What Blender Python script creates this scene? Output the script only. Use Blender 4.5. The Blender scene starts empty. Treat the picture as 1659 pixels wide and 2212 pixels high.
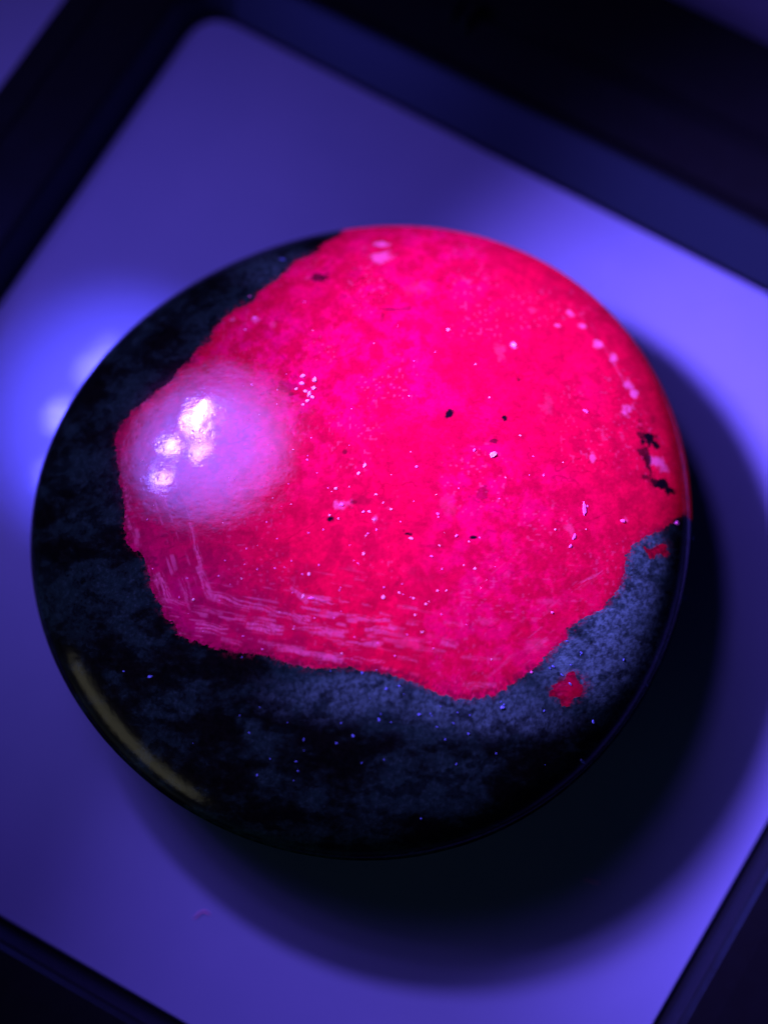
import bpy, math
import numpy as np

# ------------------------------------------------------------------ camera, world, lamps, exposure
MM = 0.001
scene = bpy.context.scene
col = scene.collection

cam_data = bpy.data.cameras.new("camera")
cam = bpy.data.objects.new("camera", cam_data)
col.objects.link(cam)
TILT = math.radians(11.0)
DIST = 105 * MM
cam.location = (0, -DIST * math.sin(TILT), DIST * math.cos(TILT))
cam.rotation_euler = (TILT, 0, 0)
cam_data.sensor_fit = 'VERTICAL'
cam_data.sensor_height = 36.0
cam_data.lens = 36.0 * 2000 / 2212
cam_data.clip_start = 0.004
cam_data.clip_end = 20.0
cam_data.dof.use_dof = True
cam_data.dof.focus_distance = 87.5 * MM
cam_data.dof.aperture_fstop = 5.6
scene.camera = cam

world = bpy.data.worlds.new("World")
scene.world = world
world.use_nodes = True
bg = world.node_tree.nodes["Background"]
bg.inputs[0].default_value = (0.10, 0.045, 0.24, 1)      # a dark room
bg.inputs[1].default_value = 0.026

vs = scene.view_settings
vs.view_transform = 'Standard'
vs.look = 'None'
vs.exposure = 0.0
vs.gamma = 1.0

from mathutils import Vector
TORCH = Vector((-49, 30, 69)) * MM
AIM = Vector((150, -70, 0)) * MM
UV = (0.60, 0.14, 1.0)                                   # violet torch light
tdir = (AIM - TORCH).normalized()
trot = tdir.to_track_quat('-Z', 'Y')


def disc_lamp(name, loc, rot, radius, power, colour, spread=180):
    l = bpy.data.lights.new(name, 'AREA')
    l.shape = 'DISK'
    l.size = 2 * radius * MM
    l.energy = power
    l.color = colour
    l.spread = math.radians(spread)
    o = bpy.data.objects.new(name, l)
    o.location = loc
    o.rotation_euler = rot.to_euler()
    col.objects.link(o)
    return o


CUP_POWER = 0.027
LED_POWER = 0.0019
crot = (Vector((-20, 5, 0)) * MM - TORCH).to_track_quat('-Z', 'Y')
for k, (cr, cp) in enumerate(((28.5, 0.22), (25.5, 0.26), (22.5, 0.24), (19, 0.17), (14, 0.11))):      # the cup is brighter towards its middle
    disc_lamp("torch_reflector_light", TORCH + tdir * 0.3 * k * MM, crot, cr, CUP_POWER * cp, UV, 180)
for lx, ly, lp in ((-10.6, -0.4, 1.5), (1.2, -4.8, 1.1), (-11.9, -11.6, 0.9), (-5.4, 9.0, 1.1), (-2.2, 12.4, 0.8)):
    disc_lamp("torch_diode_light", TORCH + Vector((lx - 4, ly + 3, 0)) * MM + tdir * 1.8 * MM, trot, 2.3, LED_POWER * lp, UV, 118)
# beam hot spots to the right and in front; third lamp added to lighten shadow
for loc, aim, power, spread, rad in (((-48, 40, 70), (156, -46, 0), 0.155, 70, 9), ((-49, 44, 71), (34, -110, 0), 0.014, 49, 3.5), ((-27, 55, 100), (112, -8, 0), 0.010, 66, 10)):
    loc = Vector(loc) * MM
    disc_lamp("extra_beam_light", loc, (Vector(aim) * MM - loc).to_track_quat('-Z', 'Y'), rad, power, UV, spread)
# unseen wide lamp, added low at the left for the olive streak on the rim
wl = bpy.data.lights.new("rim_streak_light", 'AREA')
wl.shape = 'RECTANGLE'
wl.size = 0.17
wl.size_y = 0.05
wl.energy = 0.020
wl.color = (1.0, 0.8, 0.5)
w_ = bpy.data.objects.new("rim_streak_light", wl)
w_.location = Vector((-215, -165, 56)) * MM
w_.rotation_euler = (Vector((-25, -22, 9)) * MM - w_.location).to_track_quat('-Z', 'Y').to_euler()
col.objects.link(w_)

# ------------------------------------------------------------------ measured shapes on the stone, millimetres from its centre
RC = [33.121, 0.036, -0.181, 0.48, 0.707, -0.478, 0.235]
RUBY = [(-2.82, 30.15), (-4.49, 29.11), (-5.38, 27.37), (-7.29, 26.73), (-8.39, 25.0), (-9.52, 23.86), (-10.88, 22.65), (-11.51, 21.35), (-13.15, 20.74), (-14.5, 19.61), (-15.27, 18.45), (-15.47, 16.94), (-16.61, 16.23), (-17.54, 14.72), (-18.58, 14.03), (-19.19, 12.79), (-20.78, 11.65), (-22.36, 10.28), (-23.06, 9.85), (-23.48, 9.14), (-24.51, 8.0), (-24.59, 6.79), (-23.91, 4.59), (-23.53, 2.23), (-23.06, 0.83), (-23.04, -0.98), (-22.76, -2.79), (-22.09, -3.92), (-20.9, -4.62), (-20.28, -6.39), (-19.86, -8.12), (-19.16, -9.0), (-18.68, -10.29), (-17.9, -10.94), (-17.3, -12.22), (-15.73, -12.66), (-13.52, -13.31), (-10.9, -13.82), (-8.75, -13.96), (-7.04, -14.59), (-4.49, -15.21), (-2.37, -15.01), (0.16, -15.22), (2.26, -15.42), (3.53, -16.17), (4.79, -16.46), (6.7, -17.28), (8.41, -17.83), (9.9, -17.83), (12.06, -17.49), (13.36, -16.66), (14.68, -15.81), (15.56, -14.97), (17.35, -13.48), (18.71, -12.4), (18.94, -11.34), (20.79, -10.23), (22.42, -9.76), (22.91, -8.88), (24.13, -7.54), (24.64, -6.2), (24.94, -4.42), (25.96, -3.26), (27.23, -2.51), (29.08, -1.69), (30.22, -0.66), (31.9, 0.15)]
FLECKS = [[(19.14, -15.41), (19.66, -15.31), (19.77, -15.9), (20.09, -16.58), (20.46, -16.88), (20.32, -17.67), (19.57, -17.82), (19.16, -18.45), (18.84, -18.65), (18.31, -18.55), (18.2, -17.9), (17.57, -17.76), (17.12, -17.7), (17.22, -17.23), (17.72, -17.12), (17.42, -16.73), (17.88, -16.45), (18.19, -16.39), (18.61, -16.25), (18.82, -15.8)], [(26.79, -3.44), (27.37, -3.66), (27.72, -3.76), (28.2, -3.46), (28.7, -3.15), (29.43, -3.18), (29.37, -3.64), (29.86, -4.02), (29.52, -4.34), (29.15, -4.29), (28.79, -4.04), (28.3, -3.97), (27.97, -4.51), (27.5, -4.48), (27.28, -4.08)]]
STREAKS = [(-19.45, -6.41, -18.25, -9.02, 0.55, 0.8), (-19.17, -8.57, -16.67, -9.26, 0.26, 0.6), (-16.94, -6.9, -16.22, -9.05, 0.43, 0.5), (-16.52, -1.7, -14.23, -8.45, 0.26, 0.7), (-15.49, -5.86, -14.23, -8.66, 0.38, 0.8), (-14.23, -8.45, -10.5, -9.55, 0.47, 0.8), (-10.51, -9.34, -5.78, -10.64, 0.34, 0.7), (-15.52, -11.27, -12.66, -11.72, 0.47, 0.9), (-11.79, -10.59, -10.92, -10.81, 0.38, 0.6), (-10.7, -11.15, -7.48, -11.76, 0.55, 1.0), (-9.84, -11.32, -7.9, -11.75, 0.3, 1.0), (-6.2, -10.43, -5.01, -10.85, 0.51, 0.9), (-6.41, -11.34, -5.13, -11.52, 0.3, 0.7), (-5.58, -8.76, -2.81, -9.31, 0.3, 0.8), (-6.65, -7.91, -5.15, -9.18, 0.3, 0.6), (-4.92, -11.6, -1.53, -12.11, 0.47, 0.7), (-1.54, -10.57, 2.26, -10.86, 0.3, 0.6), (0.15, -11.69, 2.69, -11.77, 0.38, 0.7), (-2.38, -12.73, 1.42, -13.02, 0.34, 0.6), (-8.75, -13.13, -5.34, -13.55, 0.3, 0.6), (-7.9, -13.34, -1.95, -14.39, 0.34, 0.8), (-4.49, -13.89, -1.95, -14.26, 0.47, 0.9), (-1.95, -14.1, 1.84, -14.68, 0.21, 0.6), (1.42, -10.44, 2.47, -10.86, 0.34, 0.7), (2.26, -11.48, 2.9, -11.77, 0.47, 0.6), (7.13, -12.72, 8.41, -13.13, 0.38, 0.6), (7.35, -11.05, 9.06, -11.33, 0.21, 0.4), (9.05, -14.16, 12.49, -14.36, 0.17, 0.4), (4.8, -13.35, 7.34, -13.67, 0.17, 0.4), (3.11, -12.52, 6.07, -12.72, 0.17, 0.4), (9.05, -16.66, 12.06, -16.78, 0.3, 0.6), (3.11, -9.6, 4.8, -9.85, 0.17, 0.4), (-23.21, 3.14, -22.43, -0.11, 0.3, 0.6), (-23.87, 6.49, -23.08, 4.53, 0.3, 0.5), (-22.21, -1.47, -21.4, -3.73, 0.34, 0.4), (-21.97, 11.25, -19.92, 10.08, 0.26, 0.3), (22.97, 19.76, 26.09, 13.15, 0.17, 0.3), (9.07, -8.72, 10.79, -9.12, 0.21, 0.3), (19.68, -7.67, 22.5, -6.07, 0.21, 0.4), (15.57, -13.29, 16.91, -12.43, 0.26, 0.4), (-3.44, -11.9, -1.96, -12.19, 0.21, 0.8), (-13.09, -12.47, -11.34, -12.9, 0.21, 0.5), (-9.61, -12.7, -8.33, -13.0, 0.17, 0.5), (-15.77, -9.49, -13.11, -10.16, 0.26, 0.4), (-3.66, -10.02, -1.75, -10.28, 0.17, 0.5), (3.95, -11.06, 5.01, -11.27, 0.21, 0.5), (3.11, -14.18, 4.8, -14.51, 0.21, 0.4)]
PATCHES = [(1.6, 28.56, 1.19, 0.43, 0.8), (1.61, 26.74, 1.7, 0.94, 0.55), (-0.08, 28.11, 0.77, 0.51, 0.4), (20.8, 20.86, 0.51, 0.6, 0.7), (19.39, 19.09, 0.43, 0.26, 0.7), (21.91, 19.41, 0.77, 0.43, 0.9), (23.47, 17.47, 0.77, 0.51, 0.9), (25.1, 15.92, 0.51, 0.94, 0.8), (26.0, 14.72, 0.34, 0.43, 0.5), (26.46, 13.21, 0.6, 1.02, 0.75), (26.93, 12.24, 0.6, 0.51, 0.9), (26.23, 10.37, 0.94, 0.85, 0.85), (28.88, 5.06, 1.28, 0.94, 0.8), (29.48, 4.41, 0.85, 0.85, 0.6), (24.83, -1.08, 0.6, 0.43, 0.6), (-2.02, -0.23, 0.94, 0.85, 0.5), (0.99, -1.63, 0.43, 0.43, 0.6), (14.67, 16.44, 0.38, 0.38, 0.8), (-5.95, 24.21, 0.51, 0.38, 0.3), (-7.2, 25.22, 0.43, 0.34, 0.3), (-11.14, 19.34, 0.6, 0.43, 0.6), (-13.53, 19.52, 0.51, 0.38, 0.5), (-9.22, 18.68, 0.6, 0.6, 0.4), (-11.82, 22.25, 0.43, 0.43, 0.3), (23.12, 7.38, 0.43, 0.85, 0.4), (22.01, 4.93, 0.34, 0.77, 0.5), (25.32, 7.33, 0.38, 0.51, 0.4), (16.84, 20.67, 0.6, 0.43, 0.3), (13.23, 15.57, 0.77, 1.28, 0.25), (17.58, 9.86, 0.85, 1.7, 0.2), (19.37, -2.01, 0.6, 0.94, 0.45), (5.11, 22.83, 1.7, 1.28, 0.12), (16.94, -9.02, 1.7, 0.6, 0.3), (11.65, -10.8, 1.28, 0.68, 0.3), (7.87, -0.16, 1.28, 1.28, 0.15), (15.57, -12.86, 1.49, 1.06, 0.3)]
DARKS = [(-4.76, 24.15, 0.85, 0.47, 0.8), (-4.02, 24.6, 0.34, 0.34, 0.6), (-7.53, 11.63, 1.28, 0.51, 0.35), (-6.66, 12.59, 0.68, 0.43, 0.4), (2.99, 20.11, 1.45, 0.17, 0.45), (1.61, 19.18, 0.21, 0.6, 0.4), (4.06, 20.34, 0.34, 0.26, 0.3), (7.93, 8.79, 0.38, 0.43, 1), (13.39, 8.57, 0.26, 0.26, 1), (12.23, 6.18, 0.3, 0.21, 0.7), (14.94, 12.63, 0.17, 0.17, 0.6), (-3.21, -1.62, 0.38, 0.26, 1), (3.98, -2.91, 0.34, 0.21, 1), (10.09, -3.16, 0.3, 0.17, 1), (3.64, -2.65, 0.17, 0.17, 0.9), (11.03, 0.8, 0.51, 0.85, 0.4), (11.19, 0.14, 0.26, 0.26, 0.5), (-1.85, 4.9, 0.21, 0.17, 0.6), (-6.96, 10.78, 0.43, 0.26, 0.5), (27.45, 8.53, 0.77, 0.43, 0.6), (28.13, 7.39, 0.94, 0.94, 1), (27.39, 7.79, 0.6, 0.51, 0.8), (28.73, 6.98, 0.51, 0.43, 0.9), (27.5, 6.1, 0.6, 0.51, 0.8), (27.84, 5.18, 0.38, 0.68, 0.9), (28.13, 4.12, 0.34, 0.6, 0.9), (28.58, 3.13, 0.6, 0.43, 0.9), (29.36, 2.98, 0.85, 0.68, 1), (30.14, 2.45, 0.6, 0.51, 1), (27.57, 3.5, 0.43, 0.21, 0.7), (27.26, 9.25, 0.34, 0.26, 0.5), (28.9, 9.73, 0.34, 0.77, 0.3), (-0.95, -0.01, 0.26, 0.17, 0.6), (6.11, -4.09, 1.28, 0.17, 0.25), (3.11, -7.51, 0.26, 0.26, 0.3), (19.44, -0.01, 1.28, 0.85, 0.08), (-0.31, 0.42, 1.28, 0.43, 0.3), (-3.66, -9.18, 0.43, 0.17, 0.5)]
GRAINS = [(-5.99, 12.72, 0.34, 0.28, 20, 'w'), (-4.85, 12.29, 0.38, 0.3, 80, 'w'), (-6.1, 11.93, 0.34, 0.26, -20, 'w'), (-4.92, 11.41, 0.3, 0.28, 0, 'w'), (-5.35, 10.83, 0.43, 0.26, 70, 'w'), (-5.72, 11.09, 0.26, 0.21, 0, 'w'), (-4.99, 10.44, 0.3, 0.21, -30, 'w'), (-6.62, 11.36, 0.26, 0.19, 30, 'w'), (-5.51, 10.06, 0.3, 0.19, 20, 'w'), (-5.9, 9.69, 0.19, 0.15, 0, 'w'), (12.19, 4.79, 0.51, 0.36, 25, 'w'), (-0.53, 2.77, 0.26, 0.17, 30, 'w'), (0.02, 3.54, 0.3, 0.17, 60, 'w'), (-2.64, 1.31, 0.21, 0.15, 0, 'w'), (-2.11, -0.23, 0.3, 0.21, 10, 'p'), (0.9, -1.63, 0.17, 0.17, 0, 'w'), (0.47, -0.89, 0.19, 0.13, -20, 'w'), (20.92, -0.16, 0.98, 0.19, 92, 'p'), (14.67, 16.44, 0.34, 0.23, -40, 'w'), (8.15, 17.84, 0.21, 0.17, 0, 'w'), (-5.04, -6.65, 0.23, 0.17, 70, 'w'), (1.76, -8.77, 0.23, 0.19, 30, 'w'), (10.22, -6.08, 0.19, 0.15, 40, 'w'), (-0.07, -4.81, 0.17, 0.15, 0, 'w'), (24.83, -1.08, 0.3, 0.23, 0, 'p'), (30.89, -0.82, 0.3, 0.21, 0, 'p'), (-5.58, -8.67, 0.32, 0.13, 70, 'w'), (-4.85, -8.84, 0.47, 0.13, 5, 'p'), (5.65, -9.38, 0.15, 0.13, 0, 'w'), (3.2, -8.35, 0.13, 0.11, 0, 'w'), (4.51, -8.84, 0.13, 0.11, 0, 'w'), (6.72, -8.16, 0.13, 0.11, 0, 'w'), (21.59, 9.76, 0.38, 0.15, -35, 'p'), (4.88, 3.43, 0.19, 0.17, 0, 'p'), (1.07, 0.73, 0.19, 0.13, -10, 'w'), (2.48, -0.66, 0.17, 0.13, 20, 'w'), (4.32, -3.38, 0.26, 0.15, -20, 'w'), (19.81, -2.88, 0.43, 0.17, 70, 'p'), (19.41, -3.77, 0.26, 0.17, 40, 'p'), (-11.82, 22.25, 0.13, 0.11, 0, 'p'), (-11.15, 19.57, 0.26, 0.19, 0, 'p'), (-12.01, 18.19, 0.17, 0.13, 0, 'p'), (20.72, -23.78, 0.43, 0.17, -35, 'b'), (33.2, -1.92, 0.3, 0.26, 0, 'b'), (31.88, -8.01, 0.26, 0.19, -40, 'b'), (-20.01, -15.88, 0.34, 0.17, 10, 'b'), (2.05, -17.0, 0.19, 0.15, 0, 'b'), (3.19, -16.75, 0.15, 0.13, 0, 'b'), (17.57, -14.96, 0.26, 0.11, -30, 'b'), (18.42, -15.72, 0.26, 0.11, -30, 'b'), (19.24, -16.56, 0.26, 0.11, -40, 'b'), (27.42, -16.62, 0.21, 0.09, -50, 'b'), (15.47, -15.48, 0.19, 0.15, 0, 'p'), (20.29, -13.66, 0.19, 0.13, -50, 'b'), (-8.78, 27.03, 0.43, 0.13, -20, 'b'), (-22.67, -15.36, 0.17, 0.11, 0, 'b'), (-6.22, -23.53, 0.15, 0.09, 0, 'b'), (18.93, -12.61, 0.17, 0.11, 0, 'b')]

# ------------------------------------------------------------------ helpers
rng = np.random.default_rng(7)


def mesh_object(name, verts, faces, mat, parent=None, smooth=False, attrs=None):
    """verts in millimetres, faces: (n,4) / (n,3) array or a list of tuples"""
    me = bpy.data.meshes.new(name)
    v = np.asarray(verts, dtype=np.float32) * MM
    if isinstance(faces, np.ndarray):
        n, k = faces.shape
        me.vertices.add(len(v))
        me.vertices.foreach_set("co", v.ravel())
        me.loops.add(n * k)
        me.loops.foreach_set("vertex_index", faces.astype(np.int32).ravel())
        me.polygons.add(n)
        me.polygons.foreach_set("loop_start", np.arange(0, n * k, k, dtype=np.int32))
        me.update(calc_edges=True)
    else:
        me.from_pydata(v.tolist(), [], faces)
    me.validate()
    me.polygons.foreach_set("use_smooth", np.full(len(me.polygons), smooth))
    for an, av in (attrs or {}).items():
        a = me.attributes.new(an, 'FLOAT_COLOR', 'POINT')
        c = np.ones((len(v), 4), np.float32)
        c[:, :av.shape[1]] = av
        a.data.foreach_set("color", c.ravel())
    me.materials.append(mat)
    o = bpy.data.objects.new(name, me)
    col.objects.link(o)
    o.parent = parent
    return o


def empty(name, loc=(0, 0, 0)):
    o = bpy.data.objects.new(name, None)
    o.location = Vector(loc) * MM
    o.empty_display_size = 0.01
    col.objects.link(o)
    return o


def vnoise(x, y, seed):
    """smooth value noise in [0,1], period of the lattice 1"""
    g = np.random.default_rng(seed).random((256, 256))
    xi = np.floor(x).astype(int)
    yi = np.floor(y).astype(int)
    fx = x - xi
    fy = y - yi
    fx = fx * fx * fx * (fx * (6 * fx - 15) + 10)
    fy = fy * fy * fy * (fy * (6 * fy - 15) + 10)
    a = g[xi % 256, yi % 256]
    b = g[(xi + 1) % 256, yi % 256]
    c = g[xi % 256, (yi + 1) % 256]
    d = g[(xi + 1) % 256, (yi + 1) % 256]
    return (a * (1 - fx) + b * fx) * (1 - fy) + (c * (1 - fx) + d * fx) * fy


def fbm(x, y, scale, seed, octaves=4, gain=0.5):
    s = 0
    amp = 1
    tot = 0
    for i in range(octaves):
        ca, sa = math.cos(0.7 * i + seed), math.sin(0.7 * i + seed)
        s = s + amp * vnoise((x * ca - y * sa) * scale + 37.1 * i + 500, (x * sa + y * ca) * scale + 11.7 * i + 500, seed + i)
        tot += amp
        amp *= gain
        scale *= 2.03
    return s / tot


def sstep(a, b, x):
    t = np.clip((x - a) / (b - a), 0, 1)
    return t * t * (3 - 2 * t)


def inside(poly, x, y):
    p = np.asarray(poly, float)
    q = np.roll(p, -1, axis=0)
    r = np.zeros(x.shape, bool)
    for (x0, y0), (x1, y1) in zip(p, q):
        if y0 == y1:
            continue
        c = ((y0 > y) != (y1 > y)) & (x < (x1 - x0) * (y - y0) / (y1 - y0) + x0)
        r ^= c
    return r


# ------------------------------------------------------------------ materials
def material(name):
    m = bpy.data.materials.new(name)
    m.use_nodes = True
    nt = m.node_tree
    return m, nt, nt.nodes["Principled BSDF"]


def node(nt, kind, **kw):
    n = nt.nodes.new(kind)
    for k, v in kw.items():
        if k in n.inputs.keys():
            n.inputs[k].default_value = v
        else:
            setattr(n, k, v)
    return n


def texture(nt, scale, detail=4, rough=0.55, kind='noise', stretch=None):
    tc = node(nt, 'ShaderNodeTexCoord')
    src = tc.outputs['Object']
    if stretch:
        mp = node(nt, 'ShaderNodeMapping')
        mp.inputs['Rotation'].default_value = (0, 0, stretch[0])
        mp.inputs['Scale'].default_value = stretch[1]
        nt.links.new(src, mp.inputs['Vector'])
        src = mp.outputs[0]
    if kind == 'noise':
        n = node(nt, 'ShaderNodeTexNoise', Scale=scale, Detail=detail, Roughness=rough)
    else:
        n = node(nt, 'ShaderNodeTexVoronoi', Scale=scale)
        n.feature = 'F1'
    nt.links.new(src, n.inputs['Vector'])
    return n.outputs[0]


def ramp(nt, fac, stops):
    r = node(nt, 'ShaderNodeValToRGB')
    e = r.color_ramp.elements
    while len(e) < len(stops):
        e.new(0.5)
    for el, (p, c) in zip(e, stops):
        el.position = p
        el.color = (c, c, c, 1) if not isinstance(c, tuple) else (*c, 1)
    nt.links.new(fac, r.inputs[0])
    return r.outputs[0]


def bump(nt, bsdf, height, dist, strength=1.0, prev=None):
    b = node(nt, 'ShaderNodeBump', Strength=strength, Distance=dist)
    nt.links.new(height, b.inputs['Height'])
    if prev:
        nt.links.new(prev, b.inputs['Normal'])
    nt.links.new(b.outputs[0], bsdf.inputs['Normal'])
    return b.outputs[0]


def mix(nt, a, b, fac=1.0, mode='MULTIPLY'):
    m = node(nt, 'ShaderNodeMix')
    m.data_type = 'RGBA'
    m.blend_type = mode
    m.inputs[0].default_value = fac
    for s, i in ((a, 6), (b, 7)):
        if isinstance(s, tuple):
            m.inputs[i].default_value = (*s, 1)
        else:
            nt.links.new(s, m.inputs[i])
    return m.outputs[2]


# ruby: red fluorescence over a polished, slightly pitted face
ruby_mat, nt, p = material("ruby")
att = node(nt, 'ShaderNodeAttribute')
att.attribute_name = "tone"
fine = ramp(nt, texture(nt, 2600, 5, 0.7), [(0.3, 0.85), (0.7, 1.1)])
tone = mix(nt, att.outputs['Color'], fine)
nt.links.new(tone, p.inputs['Base Color'])
nt.links.new(mix(nt, tone, (1.0, 0.0, 0.05)), p.inputs['Emission Color'])
p.inputs['Emission Strength'].default_value = 0.16
p.inputs['IOR'].default_value = 2.25
p.inputs['Specular Tint'].default_value = (0.3, 0.9, 1, 1)
rr = ramp(nt, texture(nt, 900, 4, 0.6), [(0.3, 0.06), (0.75, 0.12)])
rim = node(nt, 'ShaderNodeMath', operation='MULTIPLY_ADD')         # the ground girdle is matt
nt.links.new(att.outputs['Alpha'], rim.inputs[0])
rim.inputs[1].default_value = 0.5
rim.inputs[2].default_value = 0.0
nt.links.new(rim.outputs[0], p.inputs['Specular IOR Level'])
nt.links.new(rr, p.inputs['Roughness'])
n1 = bump(nt, p, texture(nt, 900, 3, 0.5, stretch=(0.5, (1, 2.2, 1))), 0.00005, 0.14)
pits = ramp(nt, texture(nt, 1500, 2, 0.5, kind='voronoi'), [(0.0, 0.0), (0.35, 1.0)])
n2 = bump(nt, p, pits, 0.00003, 0.11, n1)

# dark matrix rock
rock_mat, nt, p = material("matrix_rock")
att = node(nt, 'ShaderNodeAttribute')
att.attribute_name = "tone"
fine = ramp(nt, texture(nt, 1700, 6, 0.8), [(0.32, 0.4), (0.68, 1.6)])
nt.links.new(mix(nt, att.outputs['Color'], fine), p.inputs['Base Color'])
p.inputs['IOR'].default_value = 1.5
p.inputs['Specular Tint'].default_value = (0.6, 0.8, 1, 1)
p.inputs['Roughness'].default_value = 0.15
gir = node(nt, 'ShaderNodeMath', operation='MULTIPLY')
nt.links.new(att.outputs['Alpha'], gir.inputs[0])
gir.inputs[1].default_value = 0.45
nt.links.new(gir.outputs[0], p.inputs['Specular IOR Level'])
bump(nt, p, texture(nt, 1100, 4, 0.6), 0.00005, 0.3)


def simple(name, base, rough, ior=1.5, tint=None, emit=None):
    m, nt, p = material(name)
    p.inputs['Base Color'].default_value = (*base, 1)
    p.inputs['Roughness'].default_value = rough
    p.inputs['IOR'].default_value = ior
    if tint:
        p.inputs['Specular Tint'].default_value = (*tint, 1)
    if emit:
        p.inputs['Emission Color'].default_value = (*emit, 1)
        p.inputs['Emission Strength'].default_value = 1
    return m, nt, p


white_grain = simple("white_grain", (0.95, 0.9, 0.95), 0.25, 1.7)[0]
pink_grain = simple("pink_grain", (0.9, 0.35, 0.85), 0.25, 1.7)[0]
blue_grain = simple("blue_grain", (0.10, 0.35, 0.75), 0.25, 1.6)[0]

plate_mat, nt, p = simple("pale_plate", (0.17, 0.38, 0.8), 0.13, 2.8, (0.12, 0.5, 1))
nt.links.new(ramp(nt, texture(nt, 60, 3, 0.6), [(0.3, (0.175, 0.50, 0.77)), (0.7, (0.195, 0.54, 0.82))]), p.inputs['Base Color'])
nt.links.new(ramp(nt, texture(nt, 350, 4, 0.6), [(0.3, 0.05), (0.7, 0.08)]), p.inputs['Roughness'])
bump(nt, p, texture(nt, 260, 3, 0.5, stretch=(0.6, (1, 6, 1))), 0.00005, 0.12)

black_mat, nt, p = simple("black_plastic", (0.004, 0.011, 0.011), 0.4, 1.33, (0.12, 0.6, 1))
nt.links.new(ramp(nt, texture(nt, 500, 4, 0.6), [(0.3, 0.34), (0.7, 0.5)]), p.inputs['Roughness'])
bump(nt, p, texture(nt, 3000, 2, 0.5), 0.00002, 0.3)
grey_mat, nt, p = simple("dark_grey_plastic", (0.008, 0.032, 0.044), 0.4, 1.4, (0.12, 0.5, 1))
bump(nt, p, texture(nt, 3000, 2, 0.5), 0.00002, 0.3)
table_mat, nt, p = simple("table", (0.2, 0.55, 0.8), 0.45, 1.5, (0.3, 0.6, 1))
bump(nt, p, texture(nt, 400, 4, 0.6), 0.0001, 0.3)

# ------------------------------------------------------------------ table top
t = mesh_object("table_top", [(-900, -900, -8), (900, -900, -8), (900, 900, -8), (-900, 900, -8)], [(0, 1, 2, 3)], table_mat)
t["kind"] = "structure"

# ------------------------------------------------------------------ black box with its pale plate
box = empty("shallow_box", (0, 0, -8))
box["label"] = "shallow black plastic box with a glossy pale plate, under the polished stone"
box["category"] = "box"
CORNERS = np.array([(-22.6, 64.9), (-74.3, -25.1), (15.1, -72.0), (71.4, 11.9)])   # far, left, near, right


def ring(off, zs, rad, n=8):
    """closed loop of points, four sides pushed outward by off[i] at height zs[i], corners rounded; also the side of each point"""
    lines = []
    for i in range(4):
        a, b = CORNERS[i], CORNERS[(i + 1) % 4]
        d = (b - a) / np.linalg.norm(b - a)
        nrm = np.array((d[1], -d[0]))
        lines.append((a + nrm * off[i], d))
    pts = []
    for i in range(4):                                     # corner i lies between side i-1 and side i
        (p0, d0), (p1, d1) = lines[i - 1], lines[i]
        k = np.linalg.solve(np.array((d0, -d1)).T, p1 - p0)[0]
        c = p0 + d0 * k
        for j in range(n + 1):
            s = j / n
            q = (c - d0 * rad) * (1 - s) ** 2 + c * 2 * s * (1 - s) + (c + d1 * rad) * s ** 2
            pts.append((*q, zs[i - 1] * (1 - s) + zs[i] * s))
    return np.array(pts)


N = 8
SIDE = N + 1
plate_top = ring((-.15,) * 4, (0,) * 4, 4.6, N)
plate_edge = ring((.15,) * 4, (-.35,) * 4, 4.8, N)
plate_low = ring((.15,) * 4, (-3,) * 4, 4.8, N)
nn = len(plate_top)
vv = np.vstack([plate_top, plate_edge, plate_low])
ff = [tuple(range(nn))]
for a in (0, 1):
    for i in range(nn):
        j = (i + 1) % nn
        ff.append((a * nn + i, (a + 1) * nn + i, (a + 1) * nn + j, a * nn + j))
vv[:, 2] += 8
mesh_object("base_plate", vv, ff, plate_mat, box)

LOW = [(0.35, -3), (0.55, 3.2), (0.75, 3.55), (1.2, 3.8), (3.4, 3.9), (3.5, 3.9), (3.6, 3.9), (8, 3.9), (8.2, 3.5), (9.2, 3.5), (9.4, 3.9), (12, 3.9), (12.5, 3.5), (12.7, -8)]
UL = [(0.35, -3), (0.6, 5.0), (0.9, 5.4), (1.5, 5.7), (3.4, 5.7), (3.5, 5.7), (3.6, 5.7), (7, 5.7), (7.2, 5.3), (8.2, 5.3), (8.4, 5.7), (11.9, 5.7), (12.4, 5.2), (12.6, -8)]
UR = [(0.35, -3), (0.5, 0.1), (4.4, 3.2), (4.9, 3.45), (5.5, 3.3), (5.7, 2.0), (6.8, 2.0), (7.0, 3.6), (12.6, 4.2), (12.9, 2.6), (15.0, 2.6), (15.3, 4.6), (25.9, 5.0), (26.4, -8)]
rings = []
for k in range(len(LOW)):
    sides = (UL[k], LOW[k], LOW[k], UR[k])
    r_ = ring([s[0] for s in sides], [s[1] for s in sides], 4.6 + 0.25 * LOW[k][0], N)
    r_[:, 2] += 8
    rings.append(r_)
for i in range(4):                                         # one wall for each side, mitred in the middle of the corner arcs
    i0 = i * SIDE + N // 2
    idx = [(i0 + j) % nn for j in range(SIDE + 1)]
    vv = np.vstack([r_[idx] for r_ in rings])
    w = len(idx)
    face = lambda a, j: (a * w + j, (a + 1) * w + j, (a + 1) * w + j + 1, a * w + j + 1)
    slope = [face(a, j) for a in (1, 2, 3) for j in range(w - 1)]
    rest = [face(a, j) for a in range(len(rings) - 1) if i != 3 or a not in (1, 2, 3) for j in range(w - 1)]
    o = mesh_object("wall", vv, rest, black_mat, box)
    if i == 3:
        o["label"] = "wide stepped wall"
        s_ = mesh_object("sloped_face", vv, slope, grey_mat, o)
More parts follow.
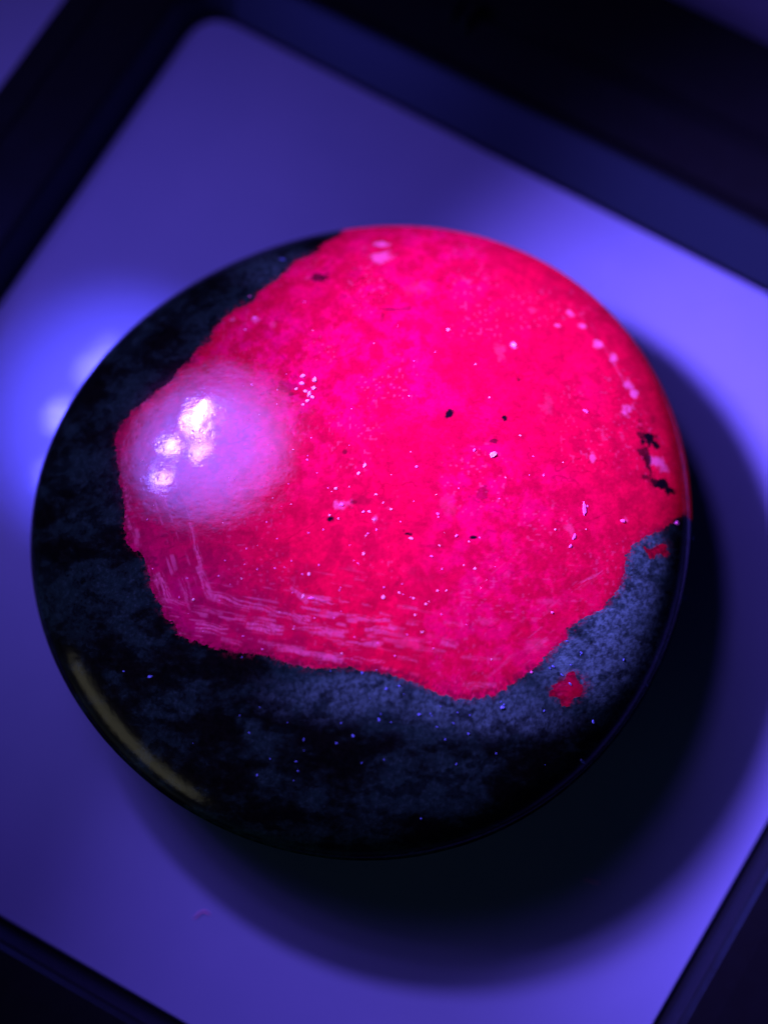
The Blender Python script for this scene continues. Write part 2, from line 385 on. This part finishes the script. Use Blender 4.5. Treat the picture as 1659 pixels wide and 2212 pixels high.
# two small clasp ribs on the wide wall
dUR = (CORNERS[0] - CORNERS[3]) / np.linalg.norm(CORNERS[0] - CORNERS[3])
nUR = np.array((dUR[1], -dUR[0]))
for along, wid in ((79.0, 0.55), (77.2, 0.8)):
    c = CORNERS[3] + dUR * along + nUR * 12.0
    vv = []
    for zz, sh in ((4.0, 1.0), (5.3, 0.8)):
        for a, b in ((-1, -1), (1, -1), (1, 1), (-1, 1)):
            q = c + dUR * a * wid * sh + nUR * b * 1.9 * sh
            vv.append((q[0], q[1], zz + 8))
    mesh_object("clasp_rib", vv, [(3, 2, 1, 0), (4, 5, 6, 7), (0, 1, 5, 4), (1, 2, 6, 5), (2, 3, 7, 6), (3, 0, 4, 7)], black_mat, box)

# ------------------------------------------------------------------ the polished stone
CX, CY = -1.82, -2.76
stone = empty("polished_stone", (CX, CY, 0.0))
stone["label"] = "round polished stone, dark rock around a glowing red ruby crystal, resting on the plate"
stone["category"] = "stone"
HT, RD, ZE = 19.0, 85.0, 10.0


def outline(th):
    v = RC[0] + 0 * th
    for k in range(1, 4):
        v = v + RC[2 * k - 1] * np.cos(k * th) + RC[2 * k] * np.sin(k * th)
    return v


def top_z(s):
    zd = HT - (s * 33.2) ** 2 / (2 * RD)
    return ZE + (zd - ZE) * np.sqrt(np.clip(1 - s ** 14, 0, 1))


def surface(x, y):
    th = np.arctan2(y, x)
    return top_z(np.clip(np.hypot(x, y) / outline(th), 0, 1))


# top: a square grid bent onto a disc so that its cells stay even
G = 720
lin = np.linspace(-1, 1, G)
a, b = np.meshgrid(lin, lin)
big = np.abs(a) > np.abs(b)
with np.errstate(divide='ignore', invalid='ignore'):
    rad = np.where(big, a, b)
    phi = np.where(big, (math.pi / 4) * np.nan_to_num(b / a), math.pi / 2 - (math.pi / 4) * np.nan_to_num(a / b))
phi = np.where((a == 0) & (b == 0), 0, phi)
gx = rad * np.cos(phi)
gy = rad * np.sin(phi)
tt = np.hypot(gx, gy)
th = np.arctan2(gy, gx)
ss = np.clip(tt + (tt - tt ** 10) / 9, 0, 1)
R_ = outline(th)
X = (ss * R_ * np.cos(th)).ravel()
Y = (ss * R_ * np.sin(th)).ravel()
Z = top_z(ss).ravel()
Z = Z + 0.035 * (fbm(X, Y, 0.35, 5, 3) - 0.5)                # hand polish is never perfectly even
V = np.stack([X, Y, Z], 1)
ii = np.arange(G * G).reshape(G, G)
F = np.stack([ii[:-1, :-1], ii[:-1, 1:], ii[1:, 1:], ii[1:, :-1]], -1).reshape(-1, 4)

# which cells are ruby: the crystal's outline with its ragged edge
wx = X + 1.0 * (fbm(X, Y, 1.5, 21, 5, 0.8) - 0.5)
wy = Y + 1.0 * (fbm(X, Y, 1.5, 31, 5, 0.8) - 0.5)
poly = list(RUBY) + [(40, -2.0), (44, 10), (30, 40), (0, 42), (-2.2, 33)]
is_ruby = inside(poly, wx, wy)
fleck_of = [inside(f, X + 0.5 * (wx - X), Y + 0.5 * (wy - Y)) for f in FLECKS]
fr = is_ruby[F].sum(1) >= 2
ff1 = (fleck_of[0][F].sum(1) >= 2) & ~fr
ff2 = (fleck_of[1][F].sum(1) >= 2) & ~fr & ~ff1

POLISH = sstep(0.985, 0.945, ss.ravel())

# ---- colour of the ruby: clouds, growth bands, pale and dark inclusions
cloud = np.clip(sstep(0.35, 0.68, fbm(X, Y, 0.07, 41, 3)) * 0.7 + 0.8 * sstep(16, 2, np.hypot(X + 11, (Y - 9) * 1.1)), 0, 1)
mott = fbm(X, Y, 0.75, 51, 5, 0.68)
grain = fbm(X, Y, 3.2, 61, 3, 0.6)
rub = np.empty((G * G, 3))
rub[:] = (0.60, 0.001, 0.058)
k = (0.75 * cloud * sstep(0.25, 0.75, mott))[:, None]
rub = rub * (1 - k) + np.array((0.58, 0.001, 0.165)) * k
k = (0.65 * sstep(0.58, 0.38, mott))[:, None]
rub = rub * (1 - k) + np.array((0.40, 0.001, 0.045)) * k
rub *= (0.84 + 0.32 * grain)[:, None]
cell = fbm(X + 0.8 * (grain - 0.5), Y, 1.1, 63, 3, 0.6)
rub *= (0.92 + 0.16 * sstep(0.3, 0.7, cell))[:, None]
crk = np.abs(fbm(X * 0.7 + Y * 0.4, Y - 0.3 * X, 0.16, 65, 5, 0.55) - 0.5)                 # healed fractures
rub *= (1 - 0.30 * sstep(0.012, 0.002, crk) * sstep(0.45, 0.6, mott))[:, None]
lower_left = sstep(-6, -20, X * 0.8 + Y * 0.6 + 3 * (mott - 0.5))[:, None]      # the crystal is darker and more purple towards its lower left
rub = rub * (1 - lower_left) + rub * np.array((0.62, 1.0, 0.8)) * lower_left + np.array((0, 0, 0.055)) * lower_left
pale = np.zeros(G * G)
brk = fbm(X, Y, 1.8, 71, 3, 0.6)
for q, (x0, y0, x1, y1, w, s) in enumerate(STREAKS):
    dx, dy = x1 - x0, y1 - y0
    L_ = math.hypot(dx, dy)
    al = ((X - x0) * dx + (Y - y0) * dy) / L_
    ac = ((X - x0) * -dy + (Y - y0) * dx) / L_
    env = np.exp(-(ac / w) ** 4) * sstep(-0.25, 0.1, al) * sstep(L_ + 0.25, L_ - 0.1, al)
    hatch = sstep(0.32, 0.62, vnoise(al * 0.6 + 300, ac * 11 + 300 + 3 * q + 2.5 * vnoise(al * 0.8 + 300, ac * 0.5 + 300, 73), 71)) * (0.55 + 0.45 * sstep(0.3, 0.6, vnoise(al * 6 + 300, ac * 3 + 300, 72)))
    pale = np.maximum(pale, 0.68 * s * env * hatch)
wob = fbm(X, Y, 1.3, 81, 4, 0.6)
for x0, y0, rx, ry, s in PATCHES:
    d = np.hypot((X - x0) / rx, (Y - y0) / ry) * 1.2 + 2.2 * (wob - 0.5)
    pale = np.maximum(pale, (s * 0.9 if s > 0.45 else s * 0.35) * sstep(1.05, 0.25, d))
# fine straight growth lines that run parallel to the lower crystal faces
for nx, ny, m_ in ((0.18, 0.98, sstep(-5, -10, Y) * sstep(9, -4, X)), (0.93, 0.36, sstep(-14, -19, X) * sstep(4, 0, Y)), (0.62, -0.78, 0.35 * sstep(8, 12, X - 0.3 * Y) * sstep(24, 18, X) * sstep(-4, -8, Y))):
    c = X * nx + Y * ny
    d = X * -ny + Y * nx
    lines = sstep(0.68, 0.85, vnoise(c * 4.2 + 300, d * 0.16 + 300, 91)) * sstep(0.45, 0.75, vnoise(c * 2 + 300, d * 1.1 + 300, 92))
    pale = np.maximum(pale, 0.38 * lines * m_)
    rub *= (1 - 0.12 * m_ * sstep(0.62, 0.85, vnoise(c * 2.3 + 300, d * 0.12 + 300, 95)))[:, None]
# scattered tiny pale dots
dots = sstep(0.80, 0.90, vnoise(X * 3.6 + 200, Y * 3.6 + 200, 93)) * sstep(0.45, 0.65, fbm(X, Y, 0.18, 94, 3))
pale = np.maximum(pale, 0.13 * dots)
k = np.clip(pale, 0, 1)[:, None]
rub = rub * (1 - k) + np.array((0.75, 0.35, 0.60)) * k
dark = np.zeros(G * G)
for x0, y0, rx, ry, s in DARKS:
    d = np.hypot((X - x0) / rx, (Y - y0) / ry) + 2.4 * (wob - 0.5)
    dark = np.maximum(dark, s * sstep(1.15, 0.65, d))
k = np.clip(dark, 0, 1)[:, None]
rub = rub * (1 - k) + np.array((0.006, 0.006, 0.012)) * k

# the contact is not a knife edge: rock grains sit in the ruby and red grains in the rock
blur = (is_ruby | fleck_of[0] | fleck_of[1]).reshape(G, G).astype(float)
for _ in range(2):
    for ax in (0, 1):
        c_ = np.cumsum(np.pad(blur, [(7, 6) if a_ == ax else (0, 0) for a_ in (0, 1)], mode='edge'), axis=ax)
        blur = (np.take(c_, range(12, 12 + G), ax) - np.take(np.pad(c_, [(1, 0) if a_ == ax else (0, 0) for a_ in (0, 1)]), range(0, G), ax)) / 13.0
blur = blur.ravel()
tiny = fbm(X, Y, 3.4, 141, 3, 0.75)
k = (0.75 * sstep(0.95, 0.5, blur) * sstep(0.40, 0.62, tiny))[:, None]
rub = rub * (1 - k) + np.array((0.16, 0.004, 0.045)) * k

# ---- colour of the rock: foliated dark and blue grey patches
fol = fbm(X * 0.7 + 0.1 * Y, Y * 1.15, 0.30, 101, 5, 0.68)
spk = fbm(X, Y, 3.6, 111, 3, 0.8)
rock = np.empty((G * G, 3))
k = sstep(0.33, 0.68, fol)[:, None]
rock[:] = np.array((0.002, 0.006, 0.004)) * (1 - k) + np.array((0.006, 0.042, 0.028)) * k
k = (0.8 * sstep(0.52, 0.75, spk) * sstep(0.42, 0.6, fol))[:, None]
rock = rock * (1 - k) + np.array((0.012, 0.07, 0.05)) * k
k = (sstep(0.56, 0.64, fbm(X * 0.7, Y * 1.1, 0.7, 121, 4, 0.6)))[:, None]
rock = rock * (1 - 0.6 * k) + np.array((0.001, 0.004, 0.003)) * 0.6 * k

# a paler granular zone below and right of the crystal, partly light painted in
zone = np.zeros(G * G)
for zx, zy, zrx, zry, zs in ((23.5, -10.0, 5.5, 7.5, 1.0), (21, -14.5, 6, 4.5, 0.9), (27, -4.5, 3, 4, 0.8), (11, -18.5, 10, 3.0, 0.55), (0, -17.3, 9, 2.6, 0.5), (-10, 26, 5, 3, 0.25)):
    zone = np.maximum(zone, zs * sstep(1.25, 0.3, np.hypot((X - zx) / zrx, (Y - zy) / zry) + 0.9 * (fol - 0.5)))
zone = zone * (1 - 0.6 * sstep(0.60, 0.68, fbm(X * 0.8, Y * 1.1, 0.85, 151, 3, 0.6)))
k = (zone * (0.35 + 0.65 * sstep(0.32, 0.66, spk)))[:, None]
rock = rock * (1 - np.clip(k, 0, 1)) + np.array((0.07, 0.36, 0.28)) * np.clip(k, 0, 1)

k = (0.8 * sstep(0.02, 0.5, blur) * sstep(0.50, 0.68, tiny))[:, None]
rock = rock * (1 - k) + np.array((0.22, 0.006, 0.05)) * k


def part(name, mask, tone, mat, parent):
    f = F[mask]
    used, inv = np.unique(f, return_inverse=True)
    return mesh_object(name, V[used], inv.reshape(f.shape), mat, parent, True, {"tone": np.column_stack([tone[used], POLISH[used]])})


ruby = part("ruby_crystal", fr, rub, ruby_mat, stone)
ruby["label"] = "bright red and magenta crystal face with pale streaks"
# rock: top cells and the rounded underside down to the plate
mask = ~(fr | ff1 | ff2)
f = F[mask]
used, inv = np.unique(f, return_inverse=True)
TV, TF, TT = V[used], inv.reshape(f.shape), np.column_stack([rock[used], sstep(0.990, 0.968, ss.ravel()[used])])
M = 256
ang = np.linspace(0, 2 * math.pi, M, endpoint=False)
low_v, low_f = [], []
prof = [(1.0, ZE), (0.996, 8.6), (0.98, 7.0), (0.955, 5.4), (0.92, 3.8), (0.87, 2.2), (0.80, 0.9), (0.74, 0.25), (0.70, 0.02), (0.35, 0.02), (0.01, 0.02)]
for s_, z_ in prof:
    rr_ = outline(ang) * s_
    low_v.append(np.stack([rr_ * np.cos(ang), rr_ * np.sin(ang), np.full(M, z_)], 1))
low_v = np.vstack(low_v)
for q in range(len(prof) - 1):
    i0 = np.arange(M) + q * M
    i1 = (np.arange(M) + 1) % M + q * M
    low_f.append(np.stack([i0, i0 + M, i1 + M, i1], 1))
low_f = np.vstack(low_f) + len(TV)
lt = np.full((len(low_v), 3), 0.006) * (0.5 + fbm(low_v[:, 0] + low_v[:, 2], low_v[:, 1], 0.3, 131, 3))[:, None]
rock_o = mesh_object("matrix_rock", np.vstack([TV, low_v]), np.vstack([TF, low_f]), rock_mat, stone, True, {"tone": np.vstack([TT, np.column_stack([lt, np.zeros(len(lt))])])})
rock_o["label"] = "dark blue grey speckled rock around the crystal"
for m_ in (ff1, ff2):
    part("ruby_fleck", m_, rub * 0.6, ruby_mat, rock_o)


# ---- mineral grains: small faceted chips half sunk in the polished face
def chip(cx, cy, hl, hw, ang_deg, seed, lift=0.5):
    r = np.random.default_rng(seed)
    ca, sa = math.cos(math.radians(ang_deg)), math.sin(math.radians(ang_deg))
    hh = min(hl, hw) * lift
    n = 7
    lo, mi = [], []
    for j in range(n):
        t_ = 2 * math.pi * (j + r.uniform(-.25, .25)) / n
        k_ = r.uniform(0.75, 1.1)
        lo.append((math.cos(t_) * hl * k_, math.sin(t_) * hw * k_, -0.5 * hh))
        k_ *= r.uniform(0.55, 0.8)
        mi.append((math.cos(t_) * hl * k_, math.sin(t_) * hw * k_, hh * r.uniform(0.5, 1.0)))
    pts = lo + mi + [(r.uniform(-.2, .2) * hl, r.uniform(-.2, .2) * hw, hh * r.uniform(0.6, 1.0))]
    out = []
    for px, py, pz in pts:
        wx_, wy_ = cx + px * ca - py * sa, cy + px * sa + py * ca
        out.append((wx_, wy_, float(surface(np.array(wx_), np.array(wy_))) + pz))
    fs = []
    for j in range(n):
        q = (j + 1) % n
        fs.append((j, q, n + q, n + j))
        fs.append((n + j, n + q, 2 * n))
    return out, fs


rx_g, ry_g = np.array([g[0] for g in GRAINS]), np.array([g[1] for g in GRAINS])
on_ruby = inside(poly, rx_g, ry_g)
for q, (x0, y0, hl, hw, an, kind) in enumerate(GRAINS):
    v_, f_ = chip(x0, y0, hl, hw, an, 900 + q)
    mesh_object("mineral_grain", v_, f_, {'w': white_grain, 'p': pink_grain, 'b': blue_grain}[kind], ruby if on_ruby[q] else rock_o)


def specks(name, count, mat, parent, want_ruby, dens_seed, size, region=None):
    vs_, fs_, n_ = [], [], 0
    r = np.random.default_rng(dens_seed)
    while n_ < count:
        x_, y_ = r.uniform(-31, 31, 2)
        if math.hypot(x_, y_) > 29.5:
            continue
        if bool(inside(poly, np.array([x_]), np.array([y_]))[0]) != want_ruby:
            continue
        if region and not region(x_, y_, r):
            continue
        h = size * r.lognormal(0, 0.35)
        v_, f_ = chip(x_, y_, h * r.uniform(1, 1.8), h, r.uniform(0, 180), int(r.integers(1e9)), 0.6)
        o_ = len(vs_)
        vs_ += v_
        fs_ += [tuple(o_ + i for i in t_) for t_ in f_]
        n_ += 1
    o = mesh_object(name, vs_, fs_, mat, parent)
    o["kind"] = "stuff"
    return o


mid2 = lambda x, y, r: r.random() < 0.04 + math.exp(-((x + 4) ** 2 / 180 + (y + 5) ** 2 / 120))
mid = lambda x, y, r: r.random() < math.exp(-((x + 1) ** 2 / 260 + (y + 3) ** 2 / 150))
low = lambda x, y, r: r.random() < math.exp(-((x - 6) ** 2 / 300 + (y + 18) ** 2 / 60))
specks("bright_specks", 48, white_grain, ruby, True, 11, 0.07, mid)
specks("pink_specks", 90, pink_grain, ruby, True, 12, 0.075, mid2)
specks("blue_specks", 50, blue_grain, rock_o, False, 13, 0.085, low)

# ------------------------------------------------------------------ lint on the plate
lint_mat = simple("lint", (0.85, 0.5, 0.75), 0.8)[0]


def lint(pts, r, label):
    """a fine curled fibre lying on the plate"""
    pts = np.asarray(pts, float)
    base = pts[0].copy()
    vs_, fs_ = [], []
    n = len(pts)
    for i, q in enumerate(pts):
        d = pts[min(i + 1, n - 1)] - pts[max(i - 1, 0)]
        d = d / np.linalg.norm(d)
        side = np.cross(d, (0, 0, 1))
        upv = np.cross(side, d)
        for a_ in range(5):
            t_ = 2 * math.pi * a_ / 5
            vs_.append(q - base + r * (math.cos(t_) * side + math.sin(t_) * upv))
    for i in range(n - 1):
        for a_ in range(5):
            b_ = (a_ + 1) % 5
            fs_.append((i * 5 + a_, i * 5 + b_, i * 5 + 5 + b_, i * 5 + 5 + a_))
    o = mesh_object("lint_fibre", vs_, fs_, lint_mat)
    o.location = Vector(base) * MM
    o["label"] = label
    o["category"] = "lint"
    return o


def curl(cx, cy, n, step, turn, seed):
    r = np.random.default_rng(seed)
    p_ = [(cx, cy, 0.05)]
    a_ = r.uniform(-0.6, 0.0)
    for i in range(n):
        a_ += r.uniform(-turn, turn)
        p_.append((p_[-1][0] + step * math.cos(a_), p_[-1][1] + step * math.sin(a_), 0.05 + 0.25 * math.sin(math.pi * (i + 1) / n) * r.uniform(0.3, 1)))
    return p_


lint(curl(-19.8, -43.2, 9, 0.22, 0.9, 8), 0.045, "tiny pinkish lint fibre on the plate at the lower left, outside the stone's shadow")
lint(curl(20.9, -39.5, 7, 0.25, 0.5, 5), 0.04, "faint lint fibre lying inside the stone's shadow at the lower right")
